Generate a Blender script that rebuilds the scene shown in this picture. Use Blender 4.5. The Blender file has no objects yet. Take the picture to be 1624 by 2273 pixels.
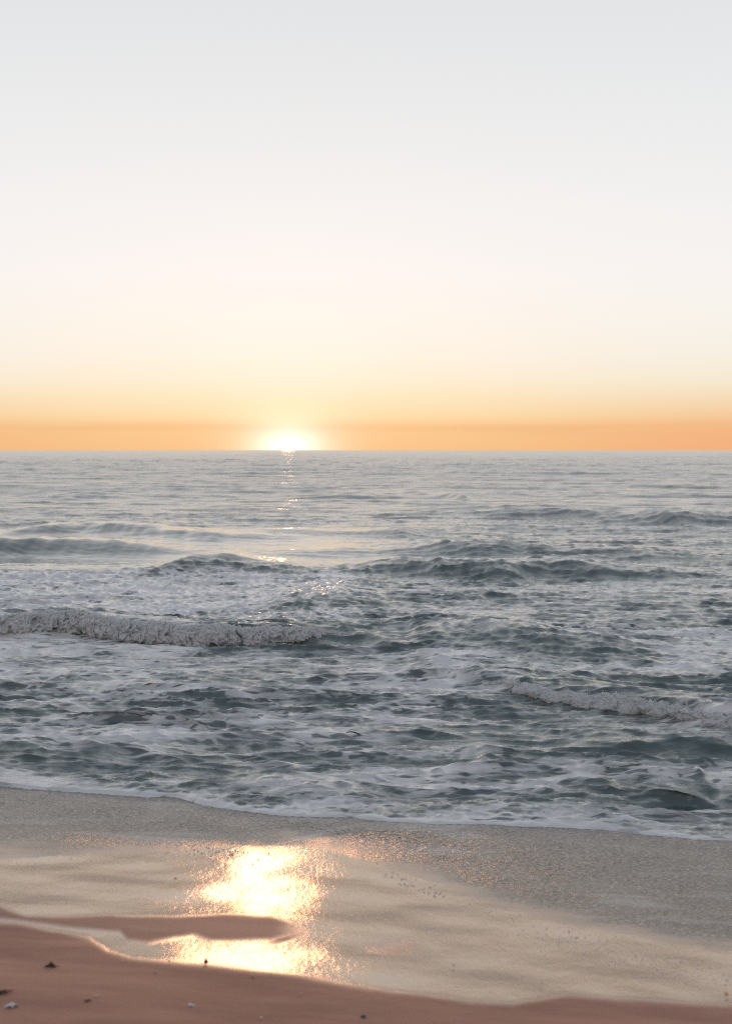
import bpy, math, time
import numpy as np

T0 = time.time()
rng = np.random.default_rng(7)
R = math.radians
S = bpy.context.scene
COL = S.collection

# ------------------------------------------------------------------ camera
H = 3.2                                   # eye height above still water (m)
PITCH = R(2.50)                           # tilt below the horizon
LENS = 50.0
F = LENS / 36.0 * 2273.0                  # focal length in units of the measuring grid
CX, CY = 812.0, 1136.5
cam = bpy.data.cameras.new('camera')
cam.sensor_fit = 'VERTICAL'
cam.sensor_height = 36.0
cam.sensor_width = 25.72
cam.lens = LENS
cam.clip_start = 0.1
cam.clip_end = 90000
cam.dof.use_dof = True
cam.dof.focus_distance = 19.0
cam.dof.aperture_fstop = 2.8
camo = bpy.data.objects.new('camera', cam)
COL.objects.link(camo)
camo.location = (0, 0, H)
camo.rotation_euler = (math.pi / 2 - PITCH, 0, 0)
S.camera = camo

# ------------------------------------------------------------------ sun direction
SUN_AZ = math.atan((640 - CX) / F)        # left of the view axis
SUN_EL = R(0.60)
sun_disc_el = R(0.06)
SD = np.array([math.sin(SUN_AZ) * math.cos(sun_disc_el), math.cos(SUN_AZ) * math.cos(sun_disc_el), math.sin(sun_disc_el)])

# ------------------------------------------------------------------ world
def s2l(c):
    return tuple(((v / 255) / 12.92 if v / 255 < 0.04045 else ((v / 255 + 0.055) / 1.055) ** 2.4) for v in c)

W = bpy.data.worlds.new('World')
S.world = W
W.use_nodes = True
nt = W.node_tree
nt.nodes.clear()

class NB:
    """small helper that wires nodes"""
    def __init__(self, tree): self.t = tree
    def n(self, kind, **kw):
        nd = self.t.nodes.new(kind)
        for k, v in kw.items(): setattr(nd, k, v)
        return nd
    def put(self, sock, v):
        if isinstance(v, bpy.types.NodeSocket): self.t.links.new(v, sock)
        elif v is not None: sock.default_value = v
    def m(self, op, a, b=None, c=None, clamp=False):
        nd = self.n('ShaderNodeMath', operation=op, use_clamp=clamp)
        self.put(nd.inputs[0], a); self.put(nd.inputs[1], b); self.put(nd.inputs[2], c)
        return nd.outputs[0]
    def v(self, op, a, b=None):
        nd = self.n('ShaderNodeVectorMath', operation=op)
        self.put(nd.inputs[0], a); self.put(nd.inputs[1], b)
        return nd.outputs['Value'] if op in ('LENGTH', 'DOT_PRODUCT', 'DISTANCE') else nd.outputs[0]
    def scale(self, a, f):
        nd = self.n('ShaderNodeVectorMath', operation='SCALE')
        self.put(nd.inputs[0], a); self.put(nd.inputs['Scale'], f)
        return nd.outputs[0]
    def mix(self, f, a, b, blend='MIX'):
        nd = self.n('ShaderNodeMix', data_type='RGBA', blend_type=blend)
        self.put(nd.inputs[0], f); self.put(nd.inputs[6], a); self.put(nd.inputs[7], b)
        return nd.outputs[2]
    def ss(self, x, a, b, lo=0.0, hi=1.0):
        nd = self.n('ShaderNodeMapRange', interpolation_type='SMOOTHSTEP')
        self.put(nd.inputs[0], x); self.put(nd.inputs[1], a); self.put(nd.inputs[2], b)
        self.put(nd.inputs[3], lo); self.put(nd.inputs[4], hi)
        return nd.outputs[0]
    def ramp(self, x, stops, interp='EASE'):
        nd = self.n('ShaderNodeValToRGB')
        cr = nd.color_ramp; cr.interpolation = interp
        while len(cr.elements) < len(stops): cr.elements.new(0.5)
        for e, (p, c) in zip(cr.elements, stops):
            e.position = p; e.color = (*c, 1)
        self.put(nd.inputs[0], x)
        return nd.outputs[0]
    def noise(self, vec, scale, detail=3, rough=0.5, dist=0.0):
        nd = self.n('ShaderNodeTexNoise')
        self.put(nd.inputs['Vector'], vec)
        nd.inputs['Scale'].default_value = scale; nd.inputs['Detail'].default_value = detail
        nd.inputs['Roughness'].default_value = rough; nd.inputs['Distortion'].default_value = dist
        return nd.outputs['Fac']
    def attr(self, name):
        return self.n('ShaderNodeAttribute', attribute_name=name).outputs['Fac']

b = NB(nt)
tc = b.n('ShaderNodeTexCoord').outputs['Generated']
sep = b.n('ShaderNodeSeparateXYZ'); nt.links.new(tc, sep.inputs[0])
zz = b.m('MAXIMUM', sep.outputs[2], 0.0)
p = b.m('POWER', zz, 0.5)
def pe(deg): return math.sqrt(math.sin(R(deg)))
# what the Nishita sky already gives at each elevation is taken off the measured colour
_NE = [0, 1, 2, 3, 5, 8, 12, 17, 30, 90]
_NR = [.12, .18, .20, .20, .17, .12, .077, .046, .016, .003]
_NG = [.035, .06, .076, .08, .08, .065, .046, .032, .015, .004]
_NB = [0, 0, .004, .009, .016, .022, .023, .02, .014, .005]
def less(deg, rgb):
    c = s2l(rgb)
    return tuple(max(0.0, c[i] - 0.44 * float(np.interp(deg, _NE, t))) for i, t in enumerate((_NR, _NG, _NB)))
def stop(deg, rgb): return (pe(deg), less(deg, rgb))
front = b.ramp(p, [
    stop(0.0, (248, 194, 136)), stop(0.45, (249, 198, 140)), stop(0.9, (249, 201, 143)),
    stop(1.4, (251, 219, 170)), stop(2.0, (251, 228, 188)), stop(2.8, (251, 236, 210)),
    stop(3.8, (251, 241, 226)), stop(5.2, (251, 244, 234)), stop(7, (250, 244, 240)),
    stop(9.5, (245, 242, 240)), stop(13, (236, 236, 236)), stop(17.5, (226, 228, 230)),
    stop(28, (205, 211, 218)), stop(50, (180, 190, 205)), stop(90, (166, 177, 198))], 'LINEAR')
back = b.ramp(p, [
    (0.0, s2l((184, 168, 170))), (pe(4), s2l((206, 188, 190))), (pe(12), s2l((206, 196, 200))),
    (pe(30), s2l((194, 195, 205))), (1.0, s2l((166, 177, 198)))], 'LINEAR')
hd = b.v('NORMALIZE', b.v('MULTIPLY', tc, (1, 1, 0)))
ca = b.v('DOT_PRODUCT', hd, (math.sin(SUN_AZ), math.cos(SUN_AZ), 0))
sky = b.mix(b.ss(ca, -0.35, 0.93), back, front)
# angle to the sun (radians)
gam = b.v('LENGTH', b.v('SUBTRACT', tc, tuple(SD)))
# away from the sun the low band reddens, near it the band is yellow
lowband = b.ss(b.m('ABSOLUTE', zz), 0.0, R(3.0), 1.0, 0.0)
az_off = b.ss(gam, R(6), R(19))
sky = b.mix(b.m('MULTIPLY', b.m('MULTIPLY', lowband, az_off), 0.45), sky, (*s2l((240, 152, 112)), 1))
sep2 = sep.outputs[0]
bn = b.noise(b.v('MULTIPLY', tc, (6, 6, 150)), 1.0, 3, 0.5)
bank = b.m('MULTIPLY', b.ss(b.m('ABSOLUTE', b.m('SUBTRACT', zz, R(0.85))), 0.0, R(0.45), 1.0, 0.0), b.ss(bn, 0.35, 0.7))
sky = b.mix(b.m('MULTIPLY', bank, 0.28), sky, (*s2l((226, 160, 118)), 1))
# aureole of the sun in the low haze: flattened, wider than high
dv = b.v('MULTIPLY', b.v('SUBTRACT', tc, tuple(SD)), (1, 1, 1.6))
gf = b.v('LENGTH', dv)
g1 = b.m('MULTIPLY', b.m('EXPONENT', b.m('MULTIPLY', b.m('POWER', b.m('DIVIDE', gf, R(1.25)), 1.4), -1.0)), 1.0)
g2 = b.m('MULTIPLY', b.m('EXPONENT', b.m('DIVIDE', gam, -R(2.6))), 0.22)
g1c = b.scale((0.6, 0.85, 0.95), g1)
g2c = b.scale((0.7, 0.62, 0.50), g2)
sky = b.v('ADD', sky, b.v('ADD', g1c, g2c))
bg = b.n('ShaderNodeBackground'); nt.links.new(sky, bg.inputs[0]); bg.inputs[1].default_value = 1.0
ns = b.n('ShaderNodeTexSky', sky_type='NISHITA')
ns.sun_disc = False
ns.sun_elevation = SUN_EL + R(0.6)
ns.sun_rotation = SUN_AZ
ns.altitude = 0; ns.air_density = 1.0; ns.dust_density = 2.0; ns.ozone_density = 1.0
bg2 = b.n('ShaderNodeBackground'); nt.links.new(ns.outputs[0], bg2.inputs[0]); bg2.inputs[1].default_value = 0.007
ad = b.n('ShaderNodeAddShader'); nt.links.new(bg.outputs[0], ad.inputs[0]); nt.links.new(bg2.outputs[0], ad.inputs[1])
out = b.n('ShaderNodeOutputWorld'); nt.links.new(ad.outputs[0], out.inputs[0])

# ------------------------------------------------------------------ sun lamp
sl = bpy.data.lights.new('sunlight', 'SUN')
sl.energy = 0.18
sl.angle = R(0.5)
sl.color = (1.0, 0.44, 0.19)
slo = bpy.data.objects.new('sunlight', sl)
COL.objects.link(slo)
slo.location = (-20, 300, 60)
slo.rotation_euler = (math.pi / 2 - SUN_EL, 0, math.pi - SUN_AZ)

S.view_settings.view_transform = 'Standard'
S.view_settings.look = 'None'
S.view_settings.exposure = 0.0
S.view_settings.gamma = 1.0
S.view_settings.use_curve_mapping = False
S.cycles.use_denoising = False
S.cycles.use_adaptive_sampling = False
S.cycles.filter_width = 1.1
S.cycles.max_bounces = 6
S.cycles.sample_clamp_indirect = 4.0
S.cycles.sample_clamp_direct = 12.0

# ------------------------------------------------------------------ measuring: picture grid (1624 x 2273) -> ground
cp, sp = math.cos(PITCH), math.sin(PITCH)
def tan_dep(py):                           # drop per metre of forward distance on the axis
    a = math.atan((py - CY) / F) + PITCH
    return math.tan(a)
def to_plane(px, py, z=0.0):
    """point where the sight line through (px, py) meets height z"""
    px = np.asarray(px, float); py = np.asarray(py, float)
    dx = px - CX; dyv = -(py - CY)
    fy = F * cp + dyv * sp; fz = -F * sp + dyv * cp
    t = (z - H) / fz
    return dx * t, fy * t
def to_grid(x, y, z=0.0):
    """inverse of to_plane"""
    zc = z - H
    fwd = y * cp - zc * sp; up = y * sp + zc * cp
    return CX + F * x / fwd, CY - F * up / fwd

# ------------------------------------------------------------------ noise
PERM = rng.permutation(4096)
GA = rng.uniform(0, 2 * np.pi, 4096)
GRX, GRY = np.cos(GA), np.sin(GA)
def _h2(i, j, s): return PERM[(PERM[(i + 37 * s) & 4095] + j) & 4095]
def perlin(x, y, s=0):
    xi = np.floor(x).astype(np.int64); yi = np.floor(y).astype(np.int64)
    xf = x - xi; yf = y - yi
    u = xf * xf * xf * (xf * (xf * 6 - 15) + 10); v = yf * yf * yf * (yf * (yf * 6 - 15) + 10)
    r = 0
    for a in (0, 1):
        for c in (0, 1):
            g = _h2(xi + a, yi + c, s)
            d = GRX[g] * (xf - a) + GRY[g] * (yf - c)
            r = r + d * (u if a else 1 - u) * (v if c else 1 - v)
    return r * 1.5
def fbm(x, y, o=4, s=0, g=0.5):
    r = 0; a = 1.0; t = 0
    for k in range(o):
        r = r + a * perlin(x * 2 ** k + 11.3 * k, y * 2 ** k - 5.7 * k, s + k); t += a; a *= g
    return r / t
def worley3(x, y, z, s=0):
    """distance to the nearest scattered point"""
    xi = np.floor(x).astype(np.int64); yi = np.floor(y).astype(np.int64); zi = np.floor(z).astype(np.int64)
    best = np.full(x.shape, 9.0)
    for a in (-1, 0, 1):
        for c in (-1, 0, 1):
            for d in (-1, 0, 1):
                h = PERM[(_h2(xi + a, yi + c, s) + zi + d) & 4095]
                px = xi + a + (h & 15) / 16.0; py = yi + c + ((h >> 4) & 15) / 16.0; pz = zi + d + ((h >> 8) & 15) / 16.0
                best = np.minimum(best, (x - px) ** 2 + (y - py) ** 2 + (z - pz) ** 2)
    return np.sqrt(best)
def sst(x, a, c):
    t = np.clip((x - a) / (c - a), 0, 1)
    return t * t * (3 - 2 * t)

# ------------------------------------------------------------------ mesh building
def grid_object(name, V, nr, nc, mat, attrs=None, parent=None, flip=False):
    """V: (nr*nc, 3) points of a regular sheet"""
    me = bpy.data.meshes.new(name)
    idx = np.arange(nr * nc).reshape(nr, nc)
    q = np.stack([idx[:-1, :-1], idx[:-1, 1:], idx[1:, 1:], idx[1:, :-1]], -1).reshape(-1, 4)
    if flip: q = q[:, ::-1]
    return fill_mesh(me, name, V, q, mat, attrs, parent)
def fill_mesh(me, name, V, q, mat, attrs=None, parent=None):
    k = q.shape[1]
    me.vertices.add(len(V)); me.vertices.foreach_set('co', np.ascontiguousarray(V, np.float32).ravel())
    me.loops.add(q.size); me.loops.foreach_set('vertex_index', np.ascontiguousarray(q, np.int32).ravel())
    me.polygons.add(len(q)); me.polygons.foreach_set('loop_start', np.arange(0, q.size, k, dtype=np.int32))
    me.polygons.foreach_set('use_smooth', np.ones(len(q), bool))
    for n, a in (attrs or {}).items():
        at = me.attributes.new(n, 'FLOAT', 'POINT'); at.data.foreach_set('value', np.ascontiguousarray(a, np.float32).ravel())
    me.update(calc_edges=True)
    me.validate()
    if mat: me.materials.append(mat)
    o = bpy.data.objects.new(name, me)
    COL.objects.link(o)
    if parent: o.parent = parent
    return o
def tag(o, label=None, cat=None, group=None, kind=None):
    for k, v in (('label', label), ('category', cat), ('group', group), ('kind', kind)):
        if v: o[k] = v
    return o

# ------------------------------------------------------------------ FFT wave tiles
def wave_tile(L, N, lmin, lmax, power, spread, theta, seed):
    r = np.random.default_rng(seed)
    k1 = 2 * np.pi * np.fft.fftfreq(N, L / N)
    kx, ky = np.meshgrid(k1, k1)
    k = np.hypot(kx, ky); k[0, 0] = 1
    lam = 2 * np.pi / k
    amp = k ** (-power) * sst(lam, lmin * 0.8, lmin * 1.3) * (1 - sst(lam, lmax * 0.75, lmax * 1.2))
    dirw = 0.06 + np.abs(np.cos(np.arctan2(ky, kx) - theta)) ** spread
    A = amp * dirw * (r.normal(size=(N, N)) + 1j * r.normal(size=(N, N)))
    A[0, 0] = 0
    z = np.fft.ifft2(A).real
    dx = np.fft.ifft2(1j * kx / k * A).real
    dy = np.fft.ifft2(1j * ky / k * A).real
    s = z.std()
    return L, N, z / s, dx / s, dy / s
def sample(tile, x, y, rot=0.0):
    L, N, z, dx, dy = tile
    c, s = math.cos(rot), math.sin(rot)
    u = (x * c - y * s) / L * N; v = (x * s + y * c) / L * N
    ui = np.floor(u).astype(np.int64); vi = np.floor(v).astype(np.int64)
    fu = u - ui; fv = v - vi
    i0, i1, j0, j1 = ui % N, (ui + 1) % N, vi % N, (vi + 1) % N
    def bl(a): return (a[j0, i0] * (1 - fu) + a[j0, i1] * fu) * (1 - fv) + (a[j1, i0] * (1 - fu) + a[j1, i1] * fu) * fv
    Z, X, Y = bl(z), bl(dx), bl(dy)
    return Z, X * c + Y * s, -X * s + Y * c

TH = math.pi / 2 - R(8)
t_swell = wave_tile(310, 512, 9, 60, 2.4, 14, TH, 1)
t_mid = wave_tile(43, 512, 0.7, 9, 2.15, 6, TH, 2)
t_chop = wave_tile(17, 512, 0.24, 1.5, 1.75, 10.0, TH, 3)
t_fine = wave_tile(8.3, 512, 0.08, 0.55, 1.6, 6.0, TH, 4)

# ------------------------------------------------------------------ beach profile
SA = R(13)                                # the shore runs aslant: seaward direction turned right
SN = np.array([math.sin(SA), math.cos(SA)])
# edge of the foam, measured on the picture grid
EDGE = np.array([(-500, 1712), (-200, 1722), (0, 1738), (110, 1752), (240, 1758), (330, 1766), (390, 1765), (440, 1785), (520, 1800), (640, 1818),
                 (760, 1817), (860, 1828), (960, 1834), (1060, 1832), (1160, 1838), (1260, 1840), (1370, 1848), (1450, 1860),
                 (1540, 1868), (1624, 1868), (1900, 1885), (2300, 1910)], float)
ex, ey = to_plane(EDGE[:, 0], EDGE[:, 1], 0.0)
e_tan = ex / ey
def edge_y(t):                            # forward distance of the edge on the sight azimuth t = x/y
    return np.interp(t, e_tan, ey) + 0.05 * fbm(t * 26, t * 0 + 3.1, 3, 5) + 0.018 * fbm(t * 140, t * 0 + 1.7, 2, 9)
s_edge = float(np.mean(ex[2:-2] * SN[0] + ey[2:-2] * SN[1]))
_u = np.linspace(-8, 14, 2200)
_slope = 0.078 + 0.062 * sst(_u, 0.3, 2.4) + 0.028 * sst(_u, 2.2, 4.6) - 0.05 * sst(_u, 5.5, 9.5)
_z = np.cumsum(_slope) * (_u[1] - _u[0]); _z -= np.interp(0, _u, _z)
def sand_z(x, y):
    u = s_edge - (x * SN[0] + y * SN[1])
    z = np.interp(u, _u, _z)
    z = z + -0.028 * 2.2 * np.tanh((x + 0.75) / 2.2) * sst(u, 0.7, 3.0)
    z = z + 0.016 * fbm(x * 1.5 + 7, y * 1.1, 2, 23) * sst(u, 1.2, 3)
    z = z + 0.010 * fbm(x * 0.55 + 3, y * 0.8, 3, 21) * sst(u, 0.5, 3)
    return z
def to_sand(px, py):
    px = np.atleast_1d(np.asarray(px, float)); py = np.atleast_1d(np.asarray(py, float))
    z = np.zeros_like(px)
    for _ in range(40):
        x, y = to_plane(px, py, z)
        z = 0.5 * z + 0.5 * sand_z(x, y)
    x, y = to_plane(px, py, z)
    return x, y, z

# ------------------------------------------------------------------ materials
def mat(name):
    m = bpy.data.materials.new(name); m.use_nodes = True
    m.node_tree.nodes.clear()
    return m, NB(m.node_tree)
def principled(nb, **kw):
    nd = nb.n('ShaderNodeBsdfPrincipled')
    for k, v in kw.items():
        nb.put(nd.inputs[k.replace('_', ' ')], v if not (isinstance(v, tuple) and len(v) == 3 and k.endswith('Color')) else (*v, 1))
    return nd
def finish(nb, shader):
    o = nb.n('ShaderNodeOutputMaterial'); nb.t.links.new(shader, o.inputs[0])
def bump(nb, h, strength=0.5, dist=0.02, normal=None):
    nd = nb.n('ShaderNodeBump'); nd.inputs['Strength'].default_value = strength
    nb.put(nd.inputs['Distance'], dist)
    nb.put(nd.inputs['Height'], h)
    if normal is not None: nb.put(nd.inputs['Normal'], normal)
    return nd.outputs[0]
def pos(nb): return nb.n('ShaderNodeNewGeometry').outputs['Position']

# sea water with foam
M_sea, nb = mat('sea water')
P = pos(nb)
foam = nb.attr('foam'); shal = nb.attr('shallow'); calm = nb.attr('calm')
Ps = nb.v('MULTIPLY', P, (0.42, 1.0, 1.0))
warp = nb.n('ShaderNodeTexNoise'); nb.put(warp.inputs['Vector'], Ps); warp.inputs['Scale'].default_value = 1.3; warp.inputs['Detail'].default_value = 3
Pw = nb.v('ADD', Ps, nb.scale(nb.v('SUBTRACT', warp.outputs['Color'], (0.5, 0.5, 0.5)), 0.55))
vo = nb.n('ShaderNodeTexVoronoi', feature='DISTANCE_TO_EDGE'); nb.put(vo.inputs['Vector'], Pw); vo.inputs['Scale'].default_value = 2.6
vo2 = nb.n('ShaderNodeTexVoronoi', feature='DISTANCE_TO_EDGE'); nb.put(vo2.inputs['Vector'], Pw); vo2.inputs['Scale'].default_value = 8.0
lace = nb.m('SUBTRACT', 1.0, nb.m('MULTIPLY', vo.outputs['Distance'], 3.0), clamp=True)
lace2 = nb.m('SUBTRACT', 1.0, nb.m('MULTIPLY', vo2.outputs['Distance'], 3.0), clamp=True)
fn = nb.noise(Pw, 7.0, 7, 0.72)
st = nb.noise(nb.v('MULTIPLY', Pw, (0.42, 1, 1)), 8.5, 7, 0.68, 0.3)
pat = nb.m('ADD', nb.m('ADD', nb.m('MULTIPLY', lace, 0.22), nb.m('MULTIPLY', lace2, 0.24)), nb.m('ADD', nb.m('MULTIPLY', fn, 0.30), nb.m('MULTIPLY', st, 0.62)))   # about 0.2 .. 1
fm = nb.m('ADD', foam, nb.m('MULTIPLY', nb.m('SUBTRACT', pat, 0.64), 1.9))
fine = nb.m('MULTIPLY', nb.ss(fm, 0.44, 0.66), nb.ss(foam, 0.02, 0.15))
film = nb.ss(nb.m('ADD', foam, nb.m('MULTIPLY', nb.m('SUBTRACT', st, 0.5), 1.0)), 0.12, 0.70)
fmask = nb.m('MULTIPLY', film, nb.m('ADD', 0.10, nb.m('MULTIPLY', fine, 0.62)))
rip = nb.noise(nb.v('MULTIPLY', P, (0.5, 1, 1)), 8.0, 6, 0.68)
rip2 = nb.noise(nb.v('MULTIPLY', P, (0.45, 1, 1)), 1.3, 5, 0.65)
hsum = nb.m('ADD', nb.m('MULTIPLY', rip, nb.m('MULTIPLY', calm, 0.030)), nb.m('MULTIPLY', rip2, nb.m('MULTIPLY', calm, 0.05)))
nwat = bump(nb, hsum, 0.6, 1.0)
wcol = nb.mix(shal, (0.026, 0.044, 0.046, 1), (0.034, 0.060, 0.054, 1))
wat = principled(nb, Base_Color=wcol, Roughness=nb.m('ADD', 0.06, nb.m('MULTIPLY', nb.attr('far'), 0.11)), IOR=1.60, Normal=nwat)
fb = nb.noise(P, 22.0, 5, 0.65)
fb2 = nb.m('ADD', nb.m('MULTIPLY', fb, 0.005), nb.m('MULTIPLY', fn, 0.012))
nfo = bump(nb, fb2, 0.7, 1.0)
foa = principled(nb, Base_Color=(0.82, 0.79, 0.755), Roughness=0.18, IOR=1.85, Normal=nfo)
mx = nb.n('ShaderNodeMixShader'); nb.put(mx.inputs[0], fmask); nb.t.links.new(wat.outputs[0], mx.inputs[1]); nb.t.links.new(foa.outputs[0], mx.inputs[2])
finish(nb, mx.outputs[0])

# thick foam of the breakers
M_foam, nb = mat('breaker foam')
P = pos(nb)
f1 = nb.noise(P, 9.0, 6, 0.65); f2 = nb.noise(P, 40.0, 4, 0.65)
nf = bump(nb, nb.m('ADD', nb.m('MULTIPLY', f1, 0.035), nb.m('MULTIPLY', f2, 0.012)), 0.6, 1.0)
fcol = nb.mix(nb.ss(nb.m('ADD', nb.attr('cavity_shade'), nb.m('MULTIPLY', nb.m('SUBTRACT', f1, 0.5), 0.5)), 0.30, 0.75), (0.60, 0.61, 0.59, 1), (0.16, 0.21, 0.19, 1))  # grey-green shade painted into the foam colour, in hollows and underneath
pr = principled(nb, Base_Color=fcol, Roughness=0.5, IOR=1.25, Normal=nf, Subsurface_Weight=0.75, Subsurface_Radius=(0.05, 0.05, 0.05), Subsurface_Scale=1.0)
tr = nb.n('ShaderNodeBsdfTranslucent'); nb.put(tr.inputs[0], (0.75, 0.72, 0.68, 1)); nb.put(tr.inputs['Normal'], nf)
mx = nb.n('ShaderNodeMixShader'); mx.inputs[0].default_value = 0.28
nb.t.links.new(pr.outputs[0], mx.inputs[1]); nb.t.links.new(tr.outputs[0], mx.inputs[2])
finish(nb, mx.outputs[0])

# beach sand, wet to dry
M_sand, nb = mat('beach sand')
P = pos(nb)
wet = nb.attr('wet')
big = nb.noise(nb.v('MULTIPLY', P, (0.5, 1.6, 1.0)), 1.6, 6, 0.62); gr = nb.noise(P, 240.0, 3, 0.7); gr2 = nb.noise(P, 60.0, 4, 0.6)
rp = nb.noise(nb.v('MULTIPLY', P, (5.0, 1.3, 1.0)), 7.0, 3, 0.5, 0.4)
dry = nb.mix(nb.ss(big, 0.3, 0.7), (0.28, 0.125, 0.080, 1), (0.49, 0.240, 0.152, 1))
dry = nb.mix(nb.m('MULTIPLY', nb.ss(gr, 0.35, 0.7), 0.35), dry, (0.19, 0.105, 0.08, 1))
wetc = nb.mix(nb.ss(gr2, 0.35, 0.7), (0.42, 0.262, 0.155, 1), (0.49, 0.315, 0.195, 1))
wn = nb.m('ADD', wet, nb.m('MULTIPLY', nb.m('SUBTRACT', gr2, 0.5), nb.m('MULTIPLY', nb.m('MULTIPLY', wet, nb.m('SUBTRACT', 1.0, wet)), 1.2)))
wc = nb.m('MINIMUM', nb.m('MAXIMUM', wn, 0.0), 1.0)
col = nb.mix(wc, dry, wetc)
hd_ = nb.m('ADD', nb.m('MULTIPLY', gr, 0.0016), nb.m('MULTIPLY', gr2, 0.004))
hw_ = nb.m('ADD', nb.m('MULTIPLY', gr, 0.0003), nb.m('ADD', nb.m('MULTIPLY', gr2, 0.0010), nb.m('MULTIPLY', rp, 0.0022)))
hh = nb.m('ADD', nb.m('MULTIPLY', hd_, nb.m('SUBTRACT', 1.0, wc)), nb.m('MULTIPLY', hw_, wc))
ns_ = bump(nb, hh, 0.7, 1.0)
rg = nb.m('ADD', nb.m('MULTIPLY', nb.m('SUBTRACT', 1.0, wc), 0.55), 0.14)
spl = nb.m('ADD', nb.m('MULTIPLY', wc, 0.60), 0.10)
sd = principled(nb, Base_Color=col, Roughness=rg, IOR=1.9, Specular_IOR_Level=spl, Normal=ns_)
finish(nb, sd.outputs[0])

# thin running sheet of water and bubbles over the sand
M_swash, nb = mat('swash water')
P = pos(nb)
s1 = nb.noise(nb.v('MULTIPLY', P, (0.55, 1, 1)), 62.0, 4, 0.65); s2 = nb.noise(P, 90.0, 2, 0.6)
nsw = bump(nb, nb.m('ADD', nb.m('MULTIPLY', s1, nb.m('MULTIPLY', nb.attr('rough'), 0.013)), nb.m('MULTIPLY', s2, nb.m('MULTIPLY', nb.attr('rough'), 0.006))), 0.8, 1.0)
scol = nb.mix(nb.ss(s1, 0.48, 0.66), (0.11, 0.080, 0.056, 1), (0.50, 0.40, 0.31, 1))
scol = nb.mix(nb.ss(nb.attr('rough'), 0.05, 0.5), (0.42, 0.275, 0.175, 1), scol)
scol = nb.mix(nb.m('MULTIPLY', nb.attr('foam'), 0.55), scol, (0.58, 0.55, 0.52, 1))
sw = principled(nb, Base_Color=scol, Roughness=0.30, IOR=1.45, Specular_IOR_Level=0.9, Normal=nsw)
finish(nb, sw.outputs[0])

# ------------------------------------------------------------------ the sea
tcol = np.concatenate([np.linspace(-0.46, -0.29, 70, endpoint=False), np.linspace(-0.29, 0.29, 640), np.linspace(0.29, 0.46, 71)[1:]])
nc = len(tcol)
Drow = [11.0]
while Drow[-1] < 21000:
    d = Drow[-1]; Drow.append(d + 0.035 * (d / 12.0) ** 1.2)
off = np.array(Drow) - Drow[0] - 0.25
nr = len(off)
TT = np.broadcast_to(tcol, (nr, nc))
EY = edge_y(tcol)
Y0 = EY[None, :] + off[:, None]
X0 = TT * Y0
GX, GY = to_grid(X0, Y0, 0.0)
E = Y0 - EY[None, :]                       # distance behind the foam edge

def crest(pts, h, wf, wb, taper=1.2, seed=0, wob=0.10, var=0.75):
    """a wave whose crest line is given on the picture grid; wf steep side towards the shore, wb long back"""
    pts = np.array(pts, float); h = np.asarray(h, float) * np.ones(len(pts))
    cx, cy = to_plane(pts[:, 0], pts[:, 1], h)
    o = np.argsort(cx); cx, cy, h = cx[o], cy[o], h[o]
    return dict(cx=cx, cy=cy, h=h, wf=wf, wb=wb, taper=taper, seed=seed, wob=wob, var=var)
def crest_line(c, x):
    yc = np.interp(x, c['cx'], c['cy']) + c['wob'] * fbm(x * 0.9, x * 0 + c['seed'] * 3.3, 3, c['seed'])
    # beyond the ends keep the end slope
    a = np.interp(x, c['cx'], c['h']) * sst(x, c['cx'][0] - c['taper'], c['cx'][0] + 0.3 * c['taper']) * (1 - sst(x, c['cx'][-1] - 0.3 * c['taper'], c['cx'][-1] + c['taper']))
    return yc, a * np.clip(1 + c['var'] * fbm(x * (0.5 / c['wf'] ** 0.7), x * 0 + 7.7, 4, c['seed'] + 3), 0.1, 1.6)

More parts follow.
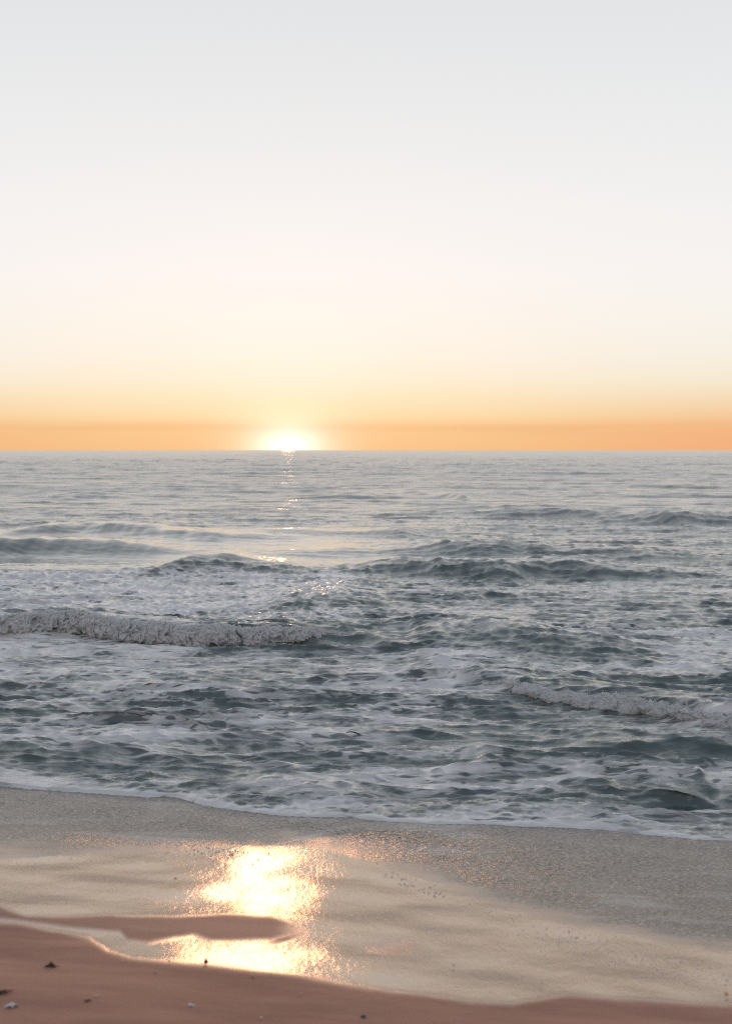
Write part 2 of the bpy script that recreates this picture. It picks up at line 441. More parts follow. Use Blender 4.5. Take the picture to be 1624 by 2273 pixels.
BR_A = crest([(-420, 1352), (-150, 1356), (0, 1362), (150, 1358), (300, 1376), (420, 1386), (560, 1392), (700, 1389), (770, 1392), (830, 1412), (900, 1448)],
             [.36, .35, .34, .34, .32, .29, .26, .22, .17, .09, .03], 0.42, 2.4, 0.7, 11, 0.06, 0.18)
BR_B = crest([(960, 1478), (1050, 1490), (1110, 1496), (1180, 1514), (1260, 1528), (1350, 1536), (1430, 1548), (1500, 1558), (1560, 1570), (1624, 1578), (1800, 1596), (2000, 1600)],
             [.09, .13, .15, .17, .19, .20, .22, .24, .26, .26, .26, .2], 0.40, 1.9, 0.6, 12, 0.05, 0.15)
CRESTS = [BR_A, BR_B,
    crest([(-400, 1205), (0, 1196), (150, 1192), (300, 1200), (430, 1212)], [.4, .42, .42, .36, .2], 1.6, 4.5, 3, 1, .5),
    crest([(60, 1172), (200, 1160), (330, 1166), (480, 1180), (610, 1184)], [.25, .40, .40, .34, .2], 1.6, 5, 3, 2, .5),
    crest([(330, 1262), (420, 1240), (520, 1234), (640, 1246), (720, 1256)], [.12, .30, .34, .26, .1], 1.5, 3.5, 1.5, 3, .3),
    crest([(800, 1258), (880, 1240), (1000, 1240), (1120, 1252), (1210, 1238), (1310, 1246), (1430, 1262)], [.15, .36, .42, .36, .40, .36, .18], 1.0, 3.6, 1.8, 4, .3),
    crest([(690, 1216), (850, 1207), (1020, 1206), (1140, 1200), (1300, 1208), (1500, 1226)], [.2, .3, .38, .46, .42, .2], 1.5, 4.5, 3, 5, .5),
    crest([(1080, 1138), (1200, 1127), (1300, 1132), (1480, 1136), (1624, 1140), (1900, 1150)], [.25, .45, .4, .5, .4, .4], 2.4, 7, 5, 6, 1),
    crest([(960, 1092), (1020, 1088), (1080, 1091)], [.3, .6, .3], 4, 9, 5, 7, 1),
    crest([(700, 1176), (900, 1172), (1050, 1168)], [.15, .25, .15], 2.0, 5, 4, 8, 1),
    crest([(780, 1092), (860, 1086)], [.3, .4], 4, 9, 6, 9, 1),
    crest([(80, 1096), (220, 1090), (330, 1096)], [.25, .4, .25], 3, 9, 5, 10, 1),
    crest([(900, 1404), (980, 1390), (1060, 1386), (1140, 1396), (1250, 1412), (1400, 1425)], [.10, .26, .28, .24, .18, .12], 1.3, 2.2, 1.0, 13, .25),
    crest([(640, 1330), (760, 1318), (860, 1330)], [.15, .22, .10], 1.4, 3.0, 1.2, 14, .3),
    crest([(-300, 1664), (0, 1652), (130, 1664), (300, 1650), (345, 1662)], [.09, .10, .09, .10, .05], .24, .7, .4, 15, .14),
    crest([(560, 1740), (600, 1732), (680, 1745), (780, 1756), (840, 1760)], [.05, .085, .085, .06, .04], .20, .5, .3, 16, .10),
    crest([(1280, 1752), (1350, 1728), (1430, 1736), (1470, 1742)], [.04, .11, .10, .06], .30, .8, .35, 17, .08),
    crest([(1465, 1748), (1520, 1732), (1560, 1716), (1600, 1742), (1680, 1750)], [.08, .11, .15, .10, .09], .34, .7, .3, 18, .03),
    crest([(1300, 1650), (1400, 1640), (1520, 1648), (1624, 1652)], [.06, .13, .12, .10], .35, 1.0, .6, 19, .12),
    crest([(1030, 1696), (1080, 1682), (1150, 1692)], [.04, .075, .04], .25, .6, .5, 20, .08),
    crest([(1060, 1792), (1200, 1785), (1380, 1776), (1500, 1790)], [.04, .07, .08, .05], .25, .6, .5, 21, .10),
    crest([(360, 1532), (450, 1522), (530, 1530)], [.03, .05, .03], .7, 1.2, .6, 22, .1),
]
near_sw = 1 - sst(Y0, 26, 60)              # 1 in the surf, 0 offshore
z = np.zeros_like(X0)
for c in CRESTS:
    lo, hi = c['cy'].min() - 8 * c['wf'] - 2, c['cy'].max() + 6 * c['wb'] + 2
    rows = np.where((Y0.min(1) < hi) & (Y0.max(1) > lo))[0]
    if len(rows) == 0: continue
    sl_ = slice(rows[0], rows[-1] + 1)
    x_, y_ = X0[sl_], Y0[sl_]
    yc, a = crest_line(c, x_)
    dd = y_ - yc
    prof = np.where(dd < 0, np.exp(-(dd / c['wf']) ** 2), 1 / (1 + (dd / c['wb']) ** 2) ** 1.5)
    z[sl_] += a * prof
shore = sst(E, 0.0, 0.7)                   # chop dies out towards the edge
zs, xs, ys = sample(t_swell, X0, Y0, 0.0)
zm, xm, ym = sample(t_mid, X0, Y0, 0.06)
zc, xc, yc_ = sample(t_chop, X0, Y0, -0.10)
zf, xf, yf = sample(t_fine, X0, Y0, 0.15)
GYc = np.clip(GY, 1000, 1900)
patch = 0.75 + 1.2 * fbm(X0 * 0.22, Y0 * 0.30, 3, 31)          # calmer and rougher patches
a_s = 0.13 * (1 - near_sw)
a_m = 0.050 * (1 - near_sw) + 0.018 * near_sw * shore
a_c = (0.014 * (1 - near_sw) * (1 + 2.2 * sst(Y0, 80, 400)) + (0.027 - 0.007 * sst(Y0, 18, 30)) * near_sw * (0.35 + 0.65 * shore) * np.clip(patch, 0.2, 1.7))
smooth_zone = sst(GYc, 1150, 1200) * (1 - sst(GYc, 1262, 1275)) * (1 - sst(GX, 700, 1100))
a_c = a_c * (1 - 0.78 * smooth_zone); a_m = a_m * (1 - 0.65 * smooth_zone)
a_f = (0.0075 + 0.0060 * np.clip(patch, 0, 1.5)) * (0.25 + 0.75 * shore) * (1 - sst(Y0, 45, 90)) * (1 - 0.7 * smooth_zone)
LAM = 1.1
chopz = a_c * zc + a_f * zf + a_m * zm
# churned lumps where the foam is thick behind the first breaker
churn = sst(GX, -900, -800) * (1 - sst(GX, 760, 1000)) * sst(GYc, 1264, 1278) * (1 - sst(GYc, 1385, 1400))
churn = np.maximum(churn, 0.6 * sst(GX, 850, 1000) * sst(GYc, 1385, 1410) * (1 - sst(GYc, 1500, 1540)))
lump = 0.34 - np.abs(perlin(X0 * 1.9, Y0 * 1.6, 91)); lump2 = 0.34 - np.abs(perlin(X0 * 5.1, Y0 * 3.6, 93))
chopz = chopz + churn * (0.085 * lump + 0.042 * lump2)
z += a_s * zs + chopz
X = X0 + LAM * (a_s * xs + a_m * xm + a_c * xc + a_f * xf)
Y = Y0 + LAM * (a_s * ys + a_m * ym + a_c * yc_ + a_f * yf)
# the foam edge: a rounded lip that dives under the swash
lip = 0.038 * (1 + 0.7 * fbm(X0 * 1.7, X0 * 0 + 2.2, 3, 41)) * (1 + 0.8 * fbm(X0 * 7, Y0 * 9, 3, 43)) * (0.45 + 0.55 * sst(TT, -0.24, -0.14))
z = z * sst(E, 0.02, 0.55) + lip * np.sqrt(np.clip(sst(E, -0.04, 0.14), 0, 1)) * (1 - 0.75 * sst(E, 0.2, 1.3))
sz = sand_z(X0[:60], Y0[:60])
z[:60] = np.where(E[:60] < 0.0, np.minimum(z[:60], sz - 0.03 + 0.02 * sst(E[:60], -.2, 0)), z[:60] + np.maximum(sz, 0) * (1 - sst(E[:60], 0, .5)))
z += 0.012 * sst(E, 0.1, 1.0)

# foam cover
def blob(x0, x1, y0, y1, sx=60, sy=14):
    return sst(GX, x0 - sx, x0 + sx) * (1 - sst(GX, x1 - sx, x1 + sx)) * sst(GYc, y0 - sy, y0 + sy) * (1 - sst(GYc, y1 - sy, y1 + sy))
n_l = fbm(X0 * 0.35, Y0 * 0.55, 4, 51); n_m = fbm(X0 * 1.1, Y0 * 2.0, 4, 61)
fo = 0.64 * blob(-900, 830, 1268, 1395, 90, 8)
fo = np.maximum(fo, 0.36 * blob(780, 2200, 1275, 1390, 90, 12))
fo = np.maximum(fo, 0.52 * blob(880, 2200, 1395, 1505, 80, 14))
fo = np.maximum(fo, 0.70 * blob(-900, 480, 1405, 1470, 130, 14))
fo = np.maximum(fo, 0.45 * blob(-900, 1180, 1440, 1700, 120, 24))
fo = np.maximum(fo, 0.34 * blob(1050, 2200, 1560, 1780, 120, 24))
fo = np.maximum(fo, 0.38 * blob(-900, 2200, 1690, 1850, 100, 30))
fo = np.maximum(fo, 0.30 * blob(800, 1500, 1236, 1290, 60, 8))
fo = fo + (0.42 * n_l + 0.30 * n_m) * sst(fo, 0.05, 0.3)
fo = fo - 1.2 * np.clip(-chopz, 0, 0.05) - 0.0
fo = np.maximum(fo, (0.70 + 0.3 * n_m) * (1 - sst(E, 0.05, np.clip(0.22 + 0.30 * n_m, 0.09, 0.5))) * (0.35 + 0.65 * sst(TT, -0.235, -0.20)))
fo = np.maximum(fo, 0.46 * (1 - sst(E, 0.3, 1.2)) + 0.40 * n_m * (1 - sst(E, 1.0, 1.8)))
fo = np.where(GYc < 1215, 0, fo)
# front of the big crests stays clear water
for c in CRESTS[2:]:
    if c['h'].max() < 0.1 or c['cy'].min() > 60: continue
    yl, a = crest_line(c, X0)
    dd = (Y0 - yl) / c['wf']
    fo = fo - 0.5 * np.exp(-((dd + 0.6) / 0.7) ** 2) * sst(a, 0.03, 0.15)
fo = np.clip(fo, 0, 1)
calm = (1 + 1.5 * sst(Y0, 80, 400)) * (0.15 + 0.85 * (1 - smooth_zone)) * (1 - 0.35 * near_sw)
sea = grid_object('sea', np.stack([X, Y, z], -1).reshape(-1, 3), nr, nc, M_sea,
                  dict(foam=fo, shallow=near_sw * 1.0, calm=calm, far=sst(Y0, 45, 170)))
tag(sea, kind='structure')
print('sea', nr, nc, round(time.time() - T0, 1))

# ------------------------------------------------------------------ the beach
tc2 = np.concatenate([np.linspace(-0.75, -0.30, 50, endpoint=False), np.linspace(-0.30, 0.30, 560), np.linspace(0.30, 0.75, 51)[1:]])
yy = [2.4]
while yy[-1] < 16: yy.append(yy[-1] + 0.006 * yy[-1])
yy = np.concatenate([[-6, -3, 0, 1.5], yy])
X1 = np.broadcast_to(tc2, (len(yy), len(tc2))) * np.maximum(yy, 3.0)[:, None] * np.ones((len(yy), 1))
Y1 = np.broadcast_to(yy[:, None], X1.shape)
Z1 = sand_z(X1, Y1)
safe = Y1 > 2.0
GX1, GY1 = to_grid(X1, np.where(safe, Y1, 2.0), Z1)
GY1 = np.where(safe, GY1, 9999.0)
nx = fbm(X1 * 2.2, Y1 * 2.2, 4, 71)
ly = np.array([(-900, 2040), (-200, 2050), (0, 2046), (40, 2046), (120, 2062), (200, 2082), (240, 2107), (290, 2122), (370, 2132), (450, 2138), (560, 2150), (650, 2163), (730, 2176), (812, 2191),
               (937, 2206), (1037, 2222), (1137, 2228), (1212, 2216), (1252, 2208), (1362, 2218), (1500, 2222), (1624, 2226), (2500, 2300)], float)
yb = np.interp(GX1, ly[:, 0], ly[:, 1])
drym = sst(GY1 + 9 * nx, yb - 9, yb + 20)
tu = np.array([(-900, 1960), (-100, 2006), (0, 2012), (60, 2033), (150, 2036), (250, 2033), (400, 2036), (520, 2030), (600, 2036), (650, 2050), (700, 2066)], float)
tl = np.array([(-900, 2060), (0, 2040), (40, 2044), (100, 2048), (160, 2056), (230, 2066), (268, 2070), (285, 2088), (330, 2092), (390, 2080), (430, 2074), (470, 2086), (520, 2084), (600, 2084), (650, 2078), (700, 2066)], float)
up = np.interp(GX1, tu[:, 0], tu[:, 1]); lw = np.interp(GX1, tl[:, 0], tl[:, 1])
tong = sst(GY1 + 6 * nx, up - 7, up + 8) * (1 - sst(GY1 + 6 * nx, lw - 6, lw + 8)) * (1 - sst(GX1 + 30 * nx, 600, 715))
spur = np.exp(-((GY1 - (2105 - (GX1 - 560) * 0.28)) / 7) ** 2) * sst(GX1 + 25 * nx, 550, 620) * (1 - sst(GX1, 620, 710)) * np.clip(0.7 + 1.5 * nx, 0, 1)
pat1 = np.exp(-((GY1 - (2112 - (GX1 - 830) * 0.10)) / 17) ** 2) * sst(GX1, 740, 830) * (1 - sst(GX1, 880, 970)) * np.clip(0.3 + 2.2 * nx, 0, 1.4)
pat2 = np.exp(-((GY1 - (2145 - (GX1 - 1000) * 0.22)) / 14) ** 2) * sst(GX1, 960, 1060) * (1 - sst(GX1, 1180, 1300)) * 0.45
damp = np.clip(0.5 * np.clip(pat1, 0, 1) + pat2 * np.clip(0.2 + 2.0 * nx, 0, 1), 0, 1)
dryf = np.clip(np.maximum.reduce([drym, tong * 0.92, np.clip(spur, 0, 1) * 0.8, damp]), 0, 1)
# the damp tongue stands a few millimetres above the film of water
Z1 = Z1 + 0.006 * tong + 0.012 * drym + 0.008 * drym * fbm(X1 * 1.5, Y1 * 1.5, 4, 75)
Z1 = Z1 + 0.0012 * fbm(X1 * 9, Y1 * 9, 3, 77)
sand = grid_object('sand', np.stack([X1, Y1, Z1], -1).reshape(-1, 3), *X1.shape, M_sand, dict(wet=1 - dryf))
tag(sand, kind='structure')

# ------------------------------------------------------------------ the swash: thin water sliding over the sand
lim = np.array([(-900, 1960), (-200, 1935), (0, 1926), (200, 1914), (400, 1904), (520, 1893), (640, 1893), (720, 1902), (860, 1946), (990, 1986), (1100, 2028), (1200, 2066), (1400, 2100), (1624, 2140), (2500, 2260)], float)
lx, lyy, _ = to_sand(lim[:, 0], lim[:, 1])
lt = lx / lyy
tc3 = np.concatenate([np.linspace(-0.5, -0.29, 40, endpoint=False), np.linspace(-0.29, 0.29, 520), np.linspace(0.29, 0.5, 41)[1:]])
yl = np.interp(tc3, lt, lyy) + 0.10 * fbm(tc3 * 40, tc3 * 0 + 9.1, 3, 81)
yu = edge_y(tc3) + 0.12
fr = np.linspace(0, 1, 250)
Y2 = yl[None, :] + (yu - yl)[None, :] * fr[:, None]
X2 = tc3[None, :] * Y2
dl = (Y2 - yl[None, :])
n1 = fbm(X2 * 24, Y2 * 30, 3, 85); n2 = fbm(X2 * 1.3, Y2 * 1.6, 3, 88)
amt = sst(dl + 0.25 * n2, 0.02, 1.3) * (0.60 + 0.7 * n2 + 0.35 * sst(dl, 0.5, 1.8))
amt = np.clip(amt, 0.03, 1)
Z2 = sand_z(X2, Y2) - 0.003 + 0.008 * sst(dl, 0.0, 0.8) + 0.007 * amt * n1
SX, SY = to_grid(X2, Y2, Z2)
ln = np.array([(540, 1892), (600, 1880), (650, 1868), (700, 1853), (760, 1838), (820, 1832)], float)
foamline = np.exp(-((SY - np.interp(SX, ln[:, 0], ln[:, 1]) + 4 * n2) / 4.5) ** 2) * sst(SX, 560, 640) * (1 - sst(SX, 760, 815)) * np.clip(0.6 + 0.9 * n1, 0, 1)
foamline = np.maximum(foamline, 0.7 * np.clip(fbm(X2 * 0.9 + 5, Y2 * 2.4, 4, 89) * 2.2 - 0.25, 0, 1) * sst(dl, 0.3, 1.2))
sw_o = grid_object('swash', np.stack([X2, Y2, Z2], -1).reshape(-1, 3), *X2.shape, M_swash, dict(rough=amt, foam=foamline))
tag(sw_o, kind='structure')

# ------------------------------------------------------------------ breaking waves: tumbling foam on the two crests
def breaker(c, x0, x1, label, seed, hscale=1.0, n=1000, m=96):
    xs_ = np.linspace(x0, x1, n)
    yc, a = crest_line(c, xs_)
    ends = sst(xs_, x0, x0 + 0.5) * (1 - sst(xs_, x1 - 1.7, x1)) if c is BR_A else sst(xs_, x0, x0 + 0.7) * (1 - sst(xs_, x1 - 0.5, x1))
    big = 1 + 0.22 * fbm(xs_ * 1.1, xs_ * 0 + seed, 4, seed)
    rz = np.maximum(a * hscale * 0.56 * big * (0.15 + 0.85 * ends), 0.012)
    rd = np.maximum((0.10 + 0.75 * a) * big * (0.2 + 0.8 * ends), 0.02)
    zc0 = a * 0.52 * (0.25 + 0.75 * ends)
    th = np.linspace(0, 2 * np.pi, m)
    Xb = np.broadcast_to(xs_[:, None], (n, m)).copy()
    Yb = yc[:, None] - 0.22 - 0.25 * rd[:, None] + rd[:, None] * np.cos(th)[None, :] * (1.0 - 0.25 * np.sin(th)[None, :])
    Zb = zc0[:, None] + rz[:, None] * np.sin(th)[None, :]
    # toe spreads forward
    Yb += -0.25 * rd[:, None] * np.clip(-np.sin(th), 0, 1)[None, :]
    ny = np.cos(th)[None, :] * np.ones((n, 1)); nz = np.sin(th)[None, :] * np.ones((n, 1))
    def bill(f, s): return 1 - np.clip(worley3(Xb * f, Yb * f * 1.0, Zb * f, s), 0, 1.1)
    wx = 0.12 * fbm(Xb * 3, Zb * 3 + Yb, 3, seed + 5)
    Xb += wx
    arc = th[None, :] * np.maximum(rz, 0.05)[:, None] * 1.3
    wq = 0.35 * fbm(Xb * 2.4, arc * 2.0, 3, seed + 20)
    def ridge(fx, fa, s_): return 1 - 2.2 * np.abs(perlin(Xb * fx + wq * fx * 0.5, arc * fa + wq * fa * 0.6, s_))
    r1 = ridge(1.7, 1.3, seed + 1); r2 = ridge(4.2, 2.6, seed + 2); r3 = ridge(9.5, 5.2, seed + 3); r4 = ridge(21, 12, seed + 4); r5 = ridge(43, 27, seed + 5)
    q2 = bill(6.0, seed + 6); q3 = bill(15, seed + 7)
    disp = 0.16 * r1 + 0.18 * r2 + 0.14 * r3 + 0.08 * r4 + 0.04 * r5 + 0.26 * (q2 - .5) + 0.20 * (q3 - .5) - 0.22
    sc = np.minimum(rz, 0.2)[:, None] * 1.05
    Yb += ny * disp * sc * 1.5; Zb += nz * disp * sc * 0.85
    Xb += 0.20 * sc * (r3 - .5)
    cav_shade = np.clip(0.50 - (0.28 * r1 + 0.36 * r2 + 0.26 * r3 + 0.15 * r4 + 0.3 * q2), 0, 1) + 0.55 * np.clip(-np.sin(th)[None, :] - 0.3, 0, 1)  # mask of the painted shade: hollows between ridges, underside of the roll
    o = grid_object('breaking_wave', np.stack([Xb, Yb, Zb], -1).reshape(-1, 3), n, m, M_foam, dict(cavity_shade=cav_shade), flip=False)
    tag(o, label, 'wave', 'waves breaking near the shore')
    # spray thrown up along the top: drops as small octahedra
    r = np.random.default_rng(seed)
    k = 14000
    i = r.integers(0, n, k); j = r.integers(2, m // 2 + 6, k)      # on the top and the front of the roll
    up_ = r.uniform(0, 1, k) ** 3
    px_ = Xb[i, j] + r.normal(0, .012, k)
    py_ = Yb[i, j] + ny[i, j] * (0.004 + 0.03 * up_) + r.normal(0, .008, k)
    pz_ = Zb[i, j] + nz[i, j] * (0.004 + 0.05 * up_) * np.clip(rz[i] / .12, .2, 1.2)
    rad = (0.003 + 0.008 * r.uniform(0, 1, k) ** 3) * (1 - 0.5 * up_)
    octv = np.array([(1, 0, 0), (-1, 0, 0), (0, 1, 0), (0, -1, 0), (0, 0, 1), (0, 0, -1)], float)
    octf = np.array([(0, 2, 4), (2, 1, 4), (1, 3, 4), (3, 0, 4), (2, 0, 5), (1, 2, 5), (3, 1, 5), (0, 3, 5)])
    V = (np.stack([px_, py_, pz_], -1)[:, None, :] + octv[None] * rad[:, None, None]).reshape(-1, 3)
    Fq = (octf[None] + (np.arange(k) * 6)[:, None, None]).reshape(-1, 3)
    s = fill_mesh(bpy.data.meshes.new('spray'), 'spray', V, Fq, M_foam, dict(cavity_shade=np.zeros(len(V))), parent=o)
    tag(s, kind='stuff')
    return o
xa1 = float(to_plane(880, 1410, .2)[0])
breaker(BR_A, -9.5, xa1, 'long low breaker with tumbling white foam on the left, reaching to mid picture', 101, 1.0, 1100, 92)
xb0 = float(to_plane(1040, 1494, .12)[0])
breaker(BR_B, xb0, 8.0, 'smaller foaming breaker running off the right edge, nearer the shore', 131, 0.85, 800, 84)
print('breakers', round(time.time() - T0, 1))

# ------------------------------------------------------------------ small things washed up on the beach
def plain(name, colr, rough=0.5, var=None, ior=1.45):
    m, nb = mat(name)
    if var:
        f = nb.noise(nb.n('ShaderNodeTexCoord').outputs['Object'], 90.0, 4, 0.6)
        colr = nb.mix(nb.ss(f, 0.35, 0.65), (*colr, 1), (*var, 1))
    else: colr = (*colr, 1)
    finish(nb, principled(nb, Base_Color=colr, Roughness=rough, IOR=ior).outputs[0])
    return m
M_shellw = plain('pale shell', (0.66, 0.65, 0.63), 0.3, (0.46, 0.45, 0.45))
M_shello = plain('orange shell', (0.75, 0.36, 0.14), 0.3, (0.60, 0.24, 0.09))
M_weed = plain('seaweed', (0.085, 0.036, 0.014), 0.45, (0.035, 0.018, 0.010))
M_peb = plain('dark pebble', (0.055, 0.042, 0.040), 0.4, (0.10, 0.08, 0.07))
M_wood = plain('wet wood', (0.020, 0.014, 0.014), 0.5, (0.045, 0.03, 0.025))
M_chip = plain('shell chip', (0.62, 0.44, 0.34), 0.3, (0.45, 0.30, 0.22))

def place(o, px, py, lift=0.0, rz=0.0, tilt=(0, 0)):
    x, y, zz_ = to_sand(px, py)
    o.location = (float(x[0]), float(y[0]), float(zz_[0]) + lift + 0.012 * (1 if py > 2130 else 0))
    o.rotation_euler = (tilt[0] - 0.12, tilt[1], rz)
    return o
def shell_mesh(w, mt, seed):
    """one valve: ribbed fan, domed, with thickness"""
    r = np.random.default_rng(seed)
    nu_, nv_ = 14, 41
    t, a = np.meshgrid(np.linspace(0, 1, nu_), np.linspace(-1.15, 1.15, nv_), indexing='ij')
    rib = 1 + 0.035 * np.cos(a * 26) * t
    rad = w * 0.62 * t * rib * (1 - 0.10 * a ** 2)
    xx = rad * np.sin(a); yy_ = rad * np.cos(a) - 0.3 * w
    zz_ = 0.30 * w * np.sin(np.pi * np.clip(t, 0, 1) ** 0.6) * (1 - 0.35 * np.abs(a / 1.15) ** 2) + 0.012 * w * np.cos(a * 26) * t + 0.004 * w * np.sin(t * 40)
    top = np.stack([xx, yy_, zz_], -1).reshape(-1, 3)
    return grid_object('seashell', np.concatenate([top, (top * [0.96, 0.96, 0.9] - [0, 0, 0.03 * w])[::1]]), nu_ * 2, nv_, mt)
def lump_mesh(name, w, hgt, mt, seed, rough=0.25):
    th_, ph_ = np.meshgrid(np.linspace(0, np.pi, 14), np.linspace(0, 2 * np.pi, 25), indexing='ij')
    d = np.stack([np.sin(th_) * np.cos(ph_), np.sin(th_) * np.sin(ph_), np.cos(th_)], -1)
    k = 1 + rough * fbm(d[..., 0] * 1.6 + seed, d[..., 1] * 1.6 + d[..., 2] * 1.3, 3, seed)
    k[:, -1] = k[:, 0]
    V = (d * k[..., None] * [w / 2, w / 2 * 0.75, hgt / 2]).reshape(-1, 3)
    return grid_object(name, V, 14, 25, mt)
def tubes(paths, radii, sides=6):
    Vs, Fs, base = [], [], 0
    for pth, r0 in zip(paths, radii):
        n = len(pth); tg = np.gradient(pth, axis=0); tg /= np.linalg.norm(tg, axis=1)[:, None] + 1e-9
        ux = np.cross(tg, [0.13, 0.2, 1.0]); ux /= np.linalg.norm(ux, axis=1)[:, None] + 1e-9
        uy = np.cross(tg, ux)
        an = np.linspace(0, 2 * np.pi, sides, endpoint=False)
        rr = r0 * np.sin(np.linspace(0.25, np.pi - 0.15, n)) ** 0.5
        V = pth[:, None] + rr[:, None, None] * (ux[:, None] * np.cos(an)[None, :, None] + uy[:, None] * np.sin(an)[None, :, None])
        Vs.append(V.reshape(-1, 3))
        for i in range(n - 1):
            for j in range(sides):
                k = (j + 1) % sides
                Fs.append((base + i * sides + j, base + i * sides + k, base + (i + 1) * sides + k, base + (i + 1) * sides + j))
        base += n * sides
    return np.concatenate(Vs), np.array(Fs)
def weed(w, hgt, seed, count, mt):
    r = np.random.default_rng(seed)
    ps, rs = [], []
    for i in range(count):
        a = r.uniform(0, 2 * np.pi); t = np.linspace(0, 1, 12)
        ln = w * r.uniform(0.4, 1.0)
        c = r.normal(0, .16 * w, 2)
        bend = r.uniform(-3, 3)
        an = a + bend * t
        x = c[0] + np.cumsum(np.cos(an)) * ln / 14; y = c[1] + (np.cumsum(np.sin(an)) * ln / 14) * 0.8
        x -= x.mean() - c[0]; y -= y.mean() - c[1]
        zz_ = hgt * r.uniform(.15, 1.0) * np.sin(np.pi * t) * np.exp(-(x ** 2 + y ** 2) / (0.35 * w) ** 2) + 0.002
        ps.append(np.stack([x, y, zz_], -1)); rs.append(w * r.uniform(.022, .05))
    V, Fq = tubes(ps, rs)
    return fill_mesh(bpy.data.meshes.new('seaweed'), 'seaweed', V, Fq, mt)
tag(place(weed(0.052, 0.022, 3, 30, M_weed), 113, 2152), 'small tangle of brown seaweed on the dry sand at lower left', 'seaweed', 'seaweed scraps on the dry sand')
tag(place(weed(0.11, 0.012, 5, 9, M_weed), -4, 2211, rz=0.2), 'flat brown seaweed strand cut by the left edge of the picture', 'seaweed', 'seaweed scraps on the dry sand')
tag(place(weed(0.045, 0.006, 8, 6, M_weed), 197, 2229), 'faint flat scrap of weed between the two pale shells', 'seaweed', 'seaweed scraps on the dry sand')
tag(place(shell_mesh(0.062, M_shellw, 1), 25, 2242, 0.0, 0.6, (0.15, 0.1)), 'larger bluish white seashell in the lower left corner', 'seashell', 'pale shells on the dry sand')
tag(place(shell_mesh(0.042, M_shellw, 2), 424, 2240, 0.0, -0.5, (0.2, -0.1)), 'smaller bluish white seashell on the dry sand near the bottom', 'seashell', 'pale shells on the dry sand')
tag(place(shell_mesh(0.034, M_shello, 3), 1610, 2214, 0.004, 0.9, (0.9, 0.2)), 'bright orange seashell at the wet edge near the right border', 'seashell')
tag(place(lump_mesh('pebble', 0.020, 0.022, M_peb, 4), 457, 2143, 0.006), 'tiny dark pebble on the bright rim of the wet sand', 'pebble')
tag(place(lump_mesh('pebble', 0.026, 0.018, M_peb, 6), 806, 2266, 0.004), 'dark pebble at the bottom edge of the picture', 'pebble')
tag(place(lump_mesh('driftwood', 0.022, 0.005, M_chip, 7, 0.5), 390, 1950, 0.004), 'small pale brown wood chip lying on the wet sand left of the glare', 'driftwood')
for i, (px_, py_, w_, lab) in enumerate([
        (345, 2164, .014, 'tiny shell chip glinting below the bright wet channel, right of the seaweed tangle'),
        (561, 2173, .016, 'round glinting shell chip on dry sand right of the tiny dark pebble'),
        (602, 2168, .010, 'very small shell chip just beside the round glinting chip'),
        (274, 2141, .011, 'small shell chip on dry sand above and right of the seaweed'),
        (376, 2141, .011, 'small shell chip on dry sand left of the tiny dark pebble'),
        (215, 2219, .017, 'pale shell chip on dry sand between the two pale seashells'),
        (579, 2268, .016, 'shell chip at the very bottom of the picture'),
        (668, 2213, .012, 'dull shell chip on dry sand right of the smaller pale seashell'),
        (147, 2040, .012, 'shell chip on the damp tongue of sand at left'),
        (1006, 2149, .014, 'glinting shell chip alone on the wet sand right of the glare'),
        (1200, 2189, .012, 'small shell chip near the dry edge at right')]):
    tag(place(lump_mesh('shell_fragment', w_, w_ * 0.5, M_chip, 20 + i, 0.4), px_, py_, 0.003, i * 0.7), lab, 'shell fragment', 'shell fragments scattered on the sand')

# a dark sliver of wood afloat in the foam
wx_, wy_ = to_plane(785, 1633, 0.03)
wx_, wy_ = float(wx_), float(wy_)
sel = (np.abs(X - wx_) < 0.10) & (np.abs(Y - wy_) < 0.10)
wz_ = float(z[sel].max()) if sel.any() else 0.04
t = np.linspace(0, 1, 14)
V, Fq = tubes([np.stack([-0.085 + 0.17 * t, 0.01 * np.sin(3 * t), 0.010 * np.sin(t * 4.5) - 0.012 * t], -1)], [0.0075])
dw = fill_mesh(bpy.data.meshes.new('driftwood'), 'driftwood', V, Fq, M_wood)
dw.location = (wx_, wy_, wz_ + 0.004)
tag(dw, 'thin dark sliver of driftwood floating in the foamy water', 'driftwood')

# bubbles left along the upper limit of the swash: nobody could count them
r = np.random.default_rng(77)
bp = []
def strew(pts, n, spread, s0, s1):
    pts = np.array(pts, float)
    sgm = r.integers(0, len(pts) - 1, n); f = r.uniform(0, 1, n)
    q = pts[sgm] + (pts[sgm + 1] - pts[sgm]) * f[:, None] + r.normal(0, 1, (n, 2)) * np.array(spread)
    bp.append(np.concatenate([q, (s0 + (s1 - s0) * r.uniform(0, 1, (n, 1)) ** 2.5)], 1))
strew([(856, 1940), (900, 1962), (950, 1982), (986, 1984)], 42, (8, 5), .004, .010)
strew([(860, 1935), (1000, 1990), (1130, 2040), (1210, 2075)], 70, (22, 12), .0025, .007)
strew([(1190, 2070), (1300, 2100), (1450, 2135), (1620, 2165)], 300, (34, 15), .0025, .006)
strew([(1330, 2120), (1450, 2150), (1624, 2190)], 150, (30, 14), .0025, .006)
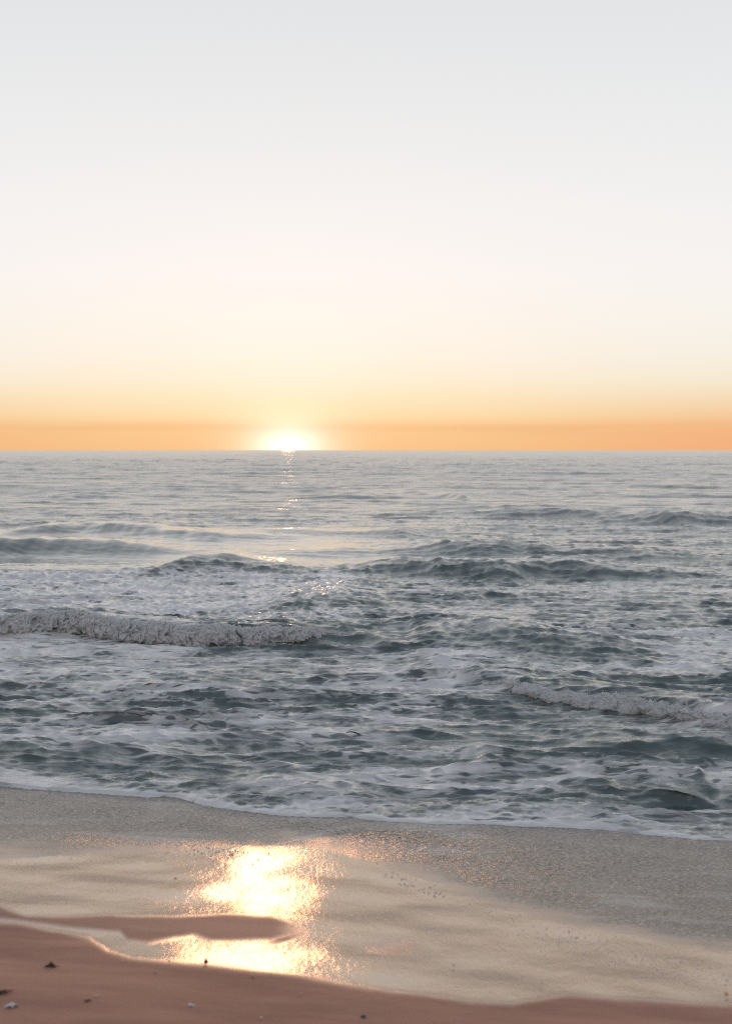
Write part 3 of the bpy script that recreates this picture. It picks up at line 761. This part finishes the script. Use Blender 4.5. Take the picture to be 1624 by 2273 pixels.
strew([(230, 1835), (350, 1860), (470, 1890), (560, 1905)], 330, (26, 13), .003, .009)
strew([(-40, 1925), (150, 1912), (300, 1905), (440, 1898)], 160, (20, 7), .002, .005)
bp = np.concatenate(bp)
bx, by, bz = to_sand(bp[:, 0], bp[:, 1]); br = bp[:, 2]
lat = np.array([(math.cos(a) * math.cos(e_), math.sin(a) * math.cos(e_), math.sin(e_) * 0.8) for e_ in (-0.2, 0.35, 0.85) for a in np.linspace(0, 2 * np.pi, 8, endpoint=False)] + [(0, 0, 0.8)])
lf = [(k * 8 + j, k * 8 + (j + 1) % 8, (k + 1) * 8 + (j + 1) % 8) for k in (0, 1) for j in range(8)] + [(k * 8 + j, (k + 1) * 8 + (j + 1) % 8, (k + 1) * 8 + j) for k in (0, 1) for j in range(8)] + [(16 + j, 16 + (j + 1) % 8, 24) for j in range(8)]
V = (np.stack([bx, by, bz + 0.004], -1)[:, None] + lat[None] * br[:, None, None]).reshape(-1, 3)
Fq = (np.array(lf)[None] + (np.arange(len(bx)) * 25)[:, None, None]).reshape(-1, 3)
M_bub = plain('foam bubble', (0.72, 0.64, 0.56), 0.35, None, 1.34)
tag(fill_mesh(bpy.data.meshes.new('foam_bubbles'), 'foam_bubbles', V, Fq, M_bub), kind='stuff')

# ------------------------------------------------------------------ the sun
me = bpy.data.meshes.new('sun')
nu, nv = 48, 24
DS = 40000.0; RS = DS * math.tan(R(0.22))
th, ph = np.meshgrid(np.linspace(0, np.pi, nv), np.linspace(0, 2 * np.pi, nu))
V = np.stack([np.sin(th) * np.cos(ph), np.sin(th) * np.sin(ph), np.cos(th)], -1).reshape(-1, 3) * RS
M_sun, nb = mat('sun surface')
em = nb.n('ShaderNodeEmission'); em.inputs[0].default_value = (1, .86, .6, 1); em.inputs[1].default_value = 2.5
finish(nb, em.outputs[0])
so = grid_object('sun', V, nu, nv, M_sun)
so.location = Vector = (SD[0] * DS, SD[1] * DS, H + SD[2] * DS)
tag(so, 'white setting sun half sunk below the sea horizon', 'sun')

print('done', round(time.time() - T0, 1))
